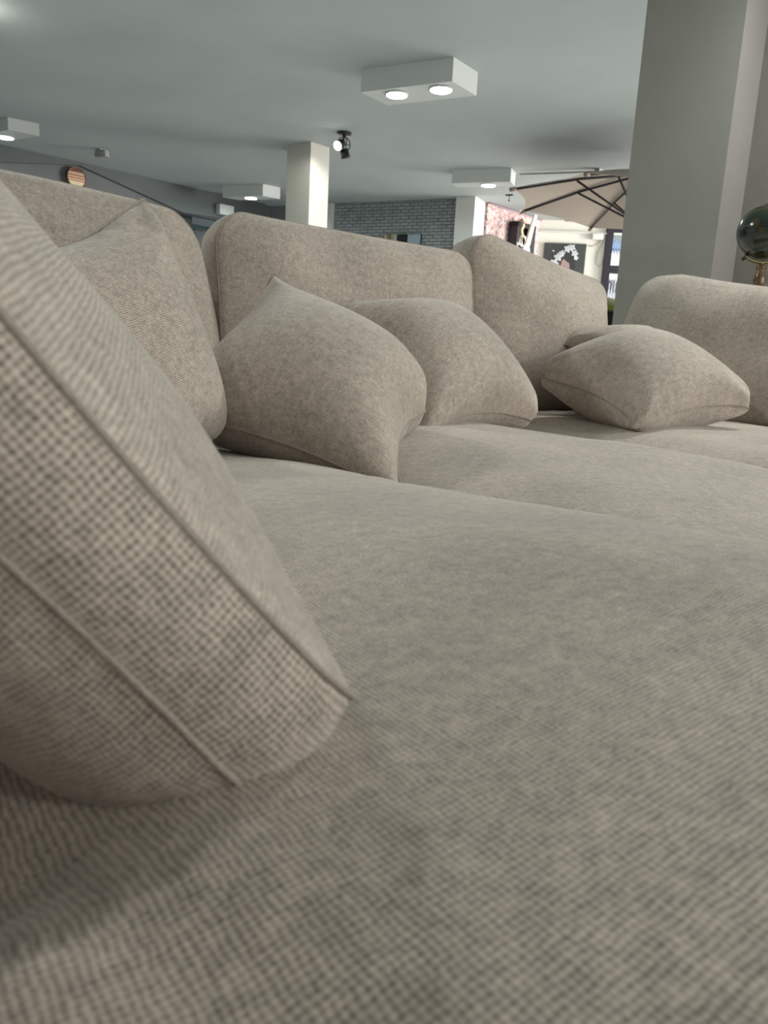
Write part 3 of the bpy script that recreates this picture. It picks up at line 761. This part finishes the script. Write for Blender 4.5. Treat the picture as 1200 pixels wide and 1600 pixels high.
    o = mesh_obj(name, wv, faces, FAB, parent, uu, True)
    o.location = org
    if label: tag(o, label, cat, group)
    # piping along both face seams
    for si, side in enumerate((nf-1, nf-1+ns)):
        if not seams[si]: continue
        ringv = wv[1+side*n_out:1+(side+1)*n_out]
        V2, F2 = tube_geo(ringv, seamr, 6, True)
        s_ = mesh_obj('piping', V2, F2, PIPE, o, None, True)
    return o

# sofa -----------------------------------------------------------
sofa = thing('sectional_sofa', S(-.4, .3, 0), 'large beige woven-fabric sectional sofa with deep seats and a long left seat', 'sofa')
def sbox(name, u0, u1, v0, v1, z0, z1, bev=.03, seg=4, mat=None):
    o = box(name, S((u0+u1)/2, (v0+v1)/2, (z0+z1)/2), (U, W, Z), (u1-u0, v1-v0, z1-z0), mat or FAB, sofa, bev, seg)
    for f in o.data.polygons: f.use_smooth = True
    me = o.data; uvl = me.uv_layers.new(name='UVMap')
    for p_ in me.polygons:
        nn = p_.normal
        for li in p_.loop_indices:
            co = me.vertices[me.loops[li].vertex_index].co; q = Vector((co.dot(U), co.dot(W), co.z))
            an = (abs(nn.dot(U)), abs(nn.dot(W)), abs(nn.z)); k_ = an.index(max(an))
            uvl.data[li].uv = ((q.y, q.z), (q.x, q.z), (q.x, q.y))[k_]
    return o
sbox('base', -1.74, .95, -.28, 1.16, .09, .275)
sbox('chaise_base', -1.74, -.955, 1.165, 2.1, .09, .275)
sbox('back_frame', -2.06, 1.24, -.52, -.285, .09, .70, .05)
sbox('arm', -2.06, -1.76, -.28, 1.80, .09, .74, .05)  # left arm made taller and longer out of view to block light
sbox('arm', .955, 1.24, -.28, 1.16, .09, .60, .05)
for (u_, v_) in ((-1.9, -.45), (1.1, -.45), (-1.9, 1.7), (1.1, 1.05), (-1.6, 2.0), (-1.05, 2.0)):
    p_ = S(u_, v_, 0); lathe('foot', [(.018, 0), (.028, .09)], p_, BLACK, sofa, 16)

def seat(u0, u1, v0, v1, z, crown, warp=None, seed=0, rc=.07, t=.15, cp=4):
    f = frame_from(S((u0+u1)/2, (v0+v1)/2, z-t/2), U, Z, W*1.0)   # y axis = up, z axis = towards the front
    fr = f
    return cushion('seat_cushion', u1-u0, v1-v0, t, rc, crown, fr, warp, parent=None, seams=(1, 0), n_out=280, rings=60, seed=seed, noise=.0035, pw=cp, cpow=cp, strip_bulge=.012)
def warpA(V):
    V = V.copy(); x = V[:, 0]; z = V[:, 2]; top = V[:, 1] > -.02
    # local x: 0 = middle in u; z: towards front. world u = -1.285+x ; v = .96+z
    u = -1.337+x; v = 0.97+z
    # fold running down into the gap beside the left arm
    d = (u+1.575) - .25*(v-1.50)
    V[:, 1] -= np.where(top, .004*np.exp(-(d/.022)**2)*np.clip((v-1.25)/.2, 0, 1), 0)
    q = np.clip((1.53-v)/.07, 0, 1); q = q*q*(3-2*q)
    V[:, 1] -= .075*np.clip((-u-1.50)/.17, 0, 1)**1.3*q
    V[:, 1] += np.where(top, .042*np.clip((v-.9)/.7, -1.2, .85)*np.clip((u+1.6)/.4, 0, 1), 0)
    return V
seats = []
seats.append(seat(-1.73, -.945, -.16, 2.1, .474, (.030, .0), warpA, 3))
seats.append(seat(-.935, -.115, -.16, 1.31, .447, (.066, .0), None, 5, rc=.11, cp=2.3))
seats.append(seat(-.105, .945, -.16, 1.15, .455, (.05, .0), None, 6))
for s_ in seats:
    # children of the sofa: keep their world place
    s_.parent = sofa; s_.matrix_parent_inverse = Matrix.Translation(-sofa.location)

# back cushions ---------------------------------------------------
def back(u0, u1, z0, z1, v, lean, crown, label, warp=None, seed=0, t=.10, rc=.09, turn=0.0, **kw):
    c = S((u0+u1)/2, v, (z0+z1)/2)
    x = U.copy(); y = W.copy()
    if turn:
        rt = Matrix.Rotation(math.radians(turn), 3, 'Z'); x = rt @ x; y = rt @ y
    rl = Matrix.Rotation(math.radians(lean), 3, x); y2 = rl @ y; z2 = rl @ Z
    # right-handed: x=-U? keep x = U, y towards front, z up  (x cross y = -z) -> mirror-safe since faces are recalculated
    f = frame_from(c, x, y2, z2)
    return cushion('back_cushion', u1-u0, z1-z0, t, rc, crown, f, warp, label, 'cushion', 'loose back cushions of the beige sofa', seed=seed, **kw)
def hump(h0, h1, topz, p=1.0, xs=.4):
    def f(V):
        V = V.copy(); s = np.clip(V[:, 2]/topz*.5+.5, 0, 1); x = V[:, 0]/xs
        V[:, 2] += s*(h0*np.clip(-x, -1, 1)*.5 + h1*(1-np.clip(np.abs(x), 0, 1)**2))
        return V
    return f
def cut1(V):
    V = hump(.03, .015, .23)(V); s = np.clip(V[:, 2]/.23*.5+.5, 0, 1)
    V[:, 0] -= np.clip(V[:, 0]/.42, 0, 1)**2*.08*s**1.3
    return V
back(-1.68, -.835, .50, .955, -.09, -8, (.08, .05), 'beige back cushion at the left, behind the small leaning pillow, top rounded', cut1, 11, rc=.10)
back(-.855, -.045, .50, .96, -.09, -8, (.075, .05), 'wide beige back cushion in the middle of the row, standing behind two throw pillows', hump(.02, -.005, .23), 12)
back(-.06, .56, .50, .98, -.09, -6, (.08, .05), 'beige back cushion right of the middle one, taller at its left corner', hump(.11, -.012, .24, xs=.33), 13)
# cushion leaning on the right arm: faces left along -U
def side_cushion(bu, bv0, bv1, z0, height, alpha, t, crown, label, sgn, seed, warp=None, rc=.07, **kw):
    """bottom front edge at u=bu, leaning with alpha from horizontal towards sgn*U; face normal towards -sgn*U and up"""
    a = math.radians(alpha)
    up = U*(sgn*math.cos(a))+Z*math.sin(a); nrm = U*(-sgn*math.sin(a))+Z*math.cos(a)
    c = S(bu, (bv0+bv1)/2, z0)+up*(height/2)-nrm*(t/2)
    f = frame_from(c, W, nrm, up)
    return cushion('back_cushion', bv1-bv0, height, t, rc, crown, f, warp, label, 'cushion', 'loose back cushions of the beige sofa', seed=seed, **kw)
side_cushion(.71, -.21, .78, .50, .485, 64, .09, (.07, .04), 'beige cushion leaning on the right arm under the globe', 1, 14, hump(.13, 0, .26, xs=.33), rc=.09)
# the near cushion: leans on the left arm, turned a little, its lower back corner on the seat
_yaw = math.radians(10.5); _al = math.radians(50.5); _tw = .04
_U = U*math.cos(_yaw)+W*math.sin(_yaw); _W = W*math.cos(_yaw)-U*math.sin(_yaw)
_n = _U*math.sin(_al)+Z*math.cos(_al); _e0 = -_U*math.cos(_al)+Z*math.sin(_al)
_e = _e0*math.cos(_tw)+_W*math.sin(_tw); _l = _W*math.cos(_tw)-_e0*math.sin(_tw)
_t, _h, _w = .048, .385, .74
_c = S(-1.513, 1.497, .503)+_e*(_h/2-.022)+_n*(_t/2)-_l*(_w/2)
cushion('back_cushion', _w, _h, _t, .04, (.050, .085), frame_from(_c, _l, _n, _e), None, 'beige cushion leaning on the left arm, the huge out-of-focus one nearest the lens', 'cushion', 'loose back cushions of the beige sofa', seed=15, seamr=.0016, cpow=2.2, pw=2, puffy=True)

# ------------------------------------------------------------------ throw pillows (inflated cloth, solved here)
def sim_pillow(name, corners, Lr, label, planes=(), press=1.0, N=48, steps=240, seed=0, pinw=(1, 1, 1, 1), grav=.6, hold=.12, tip=14, pucker=.0016, crease=(.0025,)*4):
    """corners: TL,TR,BR,BL world targets (TL->TR->BR->BL seen from the front)."""
    rng = np.random.RandomState(seed)
    TL, TR, BR, BL = [np.array(c) for c in corners]
    g = np.linspace(0, 1, N)
    s, t = np.meshgrid(g, g)            # t rows: 0 = top
    base = ((1-s)*(1-t))[..., None]*TL+(s*(1-t))[..., None]*TR+(s*t)[..., None]*BR+((1-s)*t)[..., None]*BL
    nrm = np.cross(TR-TL, BL-TL); nrm /= np.linalg.norm(nrm)
    # front normal should look at the camera
    if nrm.dot(np.array(CAM)-(TL+BR)/2) < 0: nrm = -nrm
    bump = (np.sin(s*math.pi)*np.sin(t*math.pi))**.6
    X = np.stack([base+nrm*(bump*.06)[..., None], base-nrm*(bump*.05)[..., None]])   # 2,N,N,3
    X += rng.randn(*X.shape)*.0008
    edge = np.zeros((N, N), bool); edge[0] = edge[-1] = True; edge[:, 0] = edge[:, -1] = True
    X[1][edge] = X[0][edge]
    Xp = X.copy(); h = Lr/(N-1)
    cons = []
    def solve(sl_a, sl_b, rest, k):
        a = X[sl_a]; b = X[sl_b]; d = b-a; l = np.linalg.norm(d, axis=-1, keepdims=True)+1e-9
        c = np.where(l > rest, k, k*.35)*(l-rest)/l*d*.5
        X[sl_a] += c; X[sl_b] -= c
    s_ = slice
    pairs = []
    for par in (0, 1):
        n1 = (N-par)//2
        a = (s_(None), s_(None), s_(par, N-1, 2)); b = (s_(None), s_(None), s_(par+1, N, 2)); pairs.append((a, b, h, .95))
        a = (s_(None), s_(par, N-1, 2), s_(None)); b = (s_(None), s_(par+1, N, 2), s_(None)); pairs.append((a, b, h, .95))
    for par in (0, 1):
        a = (s_(None), s_(par, N-1, 2), s_(0, N-1)); b = (s_(None), s_(par+1, N, 2), s_(1, N)); pairs.append((a, b, h*1.4142, .20))
        a = (s_(None), s_(par, N-1, 2), s_(1, N)); b = (s_(None), s_(par+1, N, 2), s_(0, N-1)); pairs.append((a, b, h*1.4142, .20))
    for a0 in (0, 1, 2):  # bending
        pass
    dt = 1/60.
    pins = [(0, 0, TL, pinw[0]), (0, N-1, TR, pinw[1]), (N-1, N-1, BR, pinw[2]), (N-1, 0, BL, pinw[3])]
    for it in range(steps):
        vel = (X-Xp)*.90; Xp = X.copy()
        # normals
        dx = np.zeros_like(X); dy = np.zeros_like(X)
        dx[:, :, 1:-1] = X[:, :, 2:]-X[:, :, :-2]; dy[:, 1:-1] = X[:, 2:]-X[:, :-2]
        nn = np.cross(dx, dy)
        sgn = 1 if np.cross(TR-TL, BL-TL).dot(nrm) > 0 else -1
        nn[0] *= sgn; nn[1] *= -sgn
        area = nn/(4*h*h)
        X = X+vel+area*(press*3.2*dt*dt)
        X[..., 2] -= (grav if it < steps-60 else 0)*dt*dt
        for q in range(9):
            for a, b, r_, k in pairs: solve(a, b, r_, k)
            av = (X[0][edge]+X[1][edge])/2; X[0][edge] = av; X[1][edge] = av
            for (i, j_, tg, wgt) in pins:
                if wgt > 0:
                    cur = X[0, i, j_]; new = cur+(tg-cur)*wgt*(.5 if it < steps-60 else hold); X[0, i, j_] = new; X[1, i, j_] = new
            for (pp, pn) in planes:
                dd = (X-np.array(pp))@np.array(pn); X += np.where(dd < 0, -dd, 0)[..., None]*np.array(pn)
    # soften the four tips so that they end blunt
    gi, gj = np.meshgrid(range(N), range(N), indexing='ij')
    dc = np.minimum(np.minimum(gi+gj, gi+N-1-gj), np.minimum(N-1-gi+gj, 2*N-2-gi-gj))
    wc = (np.clip(1-dc/9., 0, 1)**.7)[None, ..., None]*.6
    for q in range(tip):
        Y = X.copy()
        Y[:, 1:-1, 1:-1] = .25*(X[:, 2:, 1:-1]+X[:, :-2, 1:-1]+X[:, 1:-1, 2:]+X[:, 1:-1, :-2])
        for e_ in (0, -1):
            Y[:, e_, 1:-1] = .5*(X[:, e_, 2:]+X[:, e_, :-2]); Y[:, 1:-1, e_] = .5*(X[:, 2:, e_]+X[:, :-2, e_])
        for (ci, cj, ni, nj) in ((0, 0, 1, 1), (0, N-1, 1, N-2), (N-1, N-1, N-2, N-2), (N-1, 0, N-2, 1)):
            Y[:, ci, cj] = (X[:, ci, cj]*2+X[:, ni, cj]+X[:, ci, nj])/4
        X = X*(1-wc)+Y*wc
    # puckers along the seams and creases fanning out of the corners
    ii, jj = np.meshgrid(np.arange(N), np.arange(N), indexing='ij'); hx_ = jj*h; hy_ = ii*h; Wd = h*(N-1)
    pk = np.zeros((N, N)); ph_ = rng.rand(8)*6
    for q, (dist_, along) in enumerate(((hx_, hy_), (Wd-hx_, hy_), (hy_, hx_), (Wd-hy_, hx_))):
        wv_ = np.sin(along*2*math.pi/.052+ph_[q]+1.5*np.sin(along*13+q))*(.5+.5*np.sin(along*2*math.pi/.19+ph_[q+4]))
        pk += pucker*wv_*(dist_/.02)*np.exp(1-dist_/.02)*.6
    for q, (cx_, cy_) in enumerate(((0, 0), (Wd, 0), (Wd, Wd), (0, Wd))):
        dx_ = np.abs(hx_-cx_); dy_ = np.abs(hy_-cy_); rr_ = np.hypot(dx_, dy_); an_ = np.arctan2(dy_, dx_+1e-6)
        pk += crease[q]*np.sin(an_*11+ph_[q])*np.exp(-((rr_-.085)/.05)**2)
    dx = np.zeros_like(X); dy = np.zeros_like(X); dx[:, :, 1:-1] = X[:, :, 2:]-X[:, :, :-2]; dy[:, 1:-1] = X[:, 2:]-X[:, :-2]
    nn = np.cross(dx, dy); nn /= np.linalg.norm(nn, axis=-1, keepdims=True)+1e-9
    X = X+nn*np.stack([pk, -pk])[..., None]*(1-edge)[None, ..., None]
    # light smoothing of the inside
    for q in range(1):
        Y = X.copy()
        Y[:, 1:-1, 1:-1] = X[:, 1:-1, 1:-1]*.5+.125*(X[:, 2:, 1:-1]+X[:, :-2, 1:-1]+X[:, 1:-1, 2:]+X[:, 1:-1, :-2]); X = Y
    idx = np.arange(N*N).reshape(N, N); idb = idx.copy(); verts = list(X[0].reshape(-1, 3)); cnt = N*N
    for i in range(1, N-1):
        for j_ in range(1, N-1):
            idb[i, j_] = cnt; cnt += 1; verts.append(X[1, i, j_])
    faces = []; uvs = []; off = rng.rand(2)
    for L_, ID in ((0, idx), (1, idb)):
        for i in range(N-1):
            for j_ in range(N-1):
                q = [(i, j_), (i+1, j_), (i+1, j_+1), (i, j_+1)]
                if (L_ == 0) == (sgn < 0): q = q[::-1]
                q = q[::-1]
                faces.append(tuple(int(ID[a]) for a in q)); uvs += [(a[1]*h+off[0], a[0]*h+off[1]+L_*.7) for a in q]
    org = (TL+TR+BR+BL)/4
    verts = np.array(verts)-org
    o = mesh_obj(name, verts, faces, FAB, None, uvs, True); o.location = org
    md = o.modifiers.new('smooth', 'SUBSURF'); md.levels = 1; md.render_levels = 1
    tag(o, label, 'pillow', 'small beige throw pillows on the sofa')
    ring = [X[0, 0, j_] for j_ in range(N)]+[X[0, i, N-1] for i in range(1, N)]+[X[0, N-1, j_] for j_ in range(N-2, -1, -1)]+[X[0, i, 0] for i in range(N-2, 0, -1)]
    V2, F2 = tube_geo([Vector(p-org) for p in ring], .0022, 6, True)
    mesh_obj('seam', V2, F2, PIPE, o, None, True)
    return o
seatp = ((0, 0, .50), (0, 0, 1.))
backp = (tuple(S(0, .03, 0)), tuple(W))
sim_pillow('throw_pillow', [P(424, 396, 1.72), P(590, 680, 1.42), P(648, 795, 1.12), P(346, 708, 1.33)], .50,
           'beige throw pillow in the middle foreground, one corner pointing up', planes=[((0, 0, .452), (0, 0, 1.)), backp], seed=1, pinw=(1, .8, 1, 1), press=.55, hold=.3, crease=(.005, .002, .002, .004))
sim_pillow('throw_pillow', [P(536, 462, 1.87), P(690, 455, 2.14), P(806, 668, 1.90), P(665, 694, 1.60)], .49,
           'beige throw pillow leaning on the wide middle back cushion, behind the pointed one', planes=[((0, 0, .49), (0, 0, 1.)), backp], seed=2, press=.6, pinw=(1, .6, .8, .6), hold=.2)
sim_pillow('throw_pillow', [P(850, 548, 2.5), P(985, 500, 2.80), P(1040, 595, 2.6), P(925, 625, 2.25)], .42,
           'beige throw pillow mostly hidden behind the flat-lying one on the right seat', planes=[((0, 0, .49), (0, 0, 1.)), backp], seed=4, press=.75)
sim_pillow('throw_pillow', [P(852, 588, 2.22), P(1015, 506, 2.45), P(1160, 648, 2.15), P(980, 676, 1.93)], .49,
           'beige throw pillow lying tilted on the right-hand seat before the leaning arm cushion', planes=[((0, 0, .49), (0, 0, 1.))], seed=3, press=.62, pinw=(1, .6, 1, 1), hold=.25, crease=(.003, .002, .006, .005), pucker=.0024)
sim_pillow('throw_pillow', [P(0, 380, 1.06), P(226, 294, 1.31), P(255, 700, 1.27), P(100, 760, 1.05)], .47,
           'beige throw pillow leaning at the left with creases under its raised tip', planes=[((0, 0, .49), (0, 0, 1.)), backp], seed=5, press=.5, hold=.3, crease=(.003, .008, .002, .002), pucker=.0025)
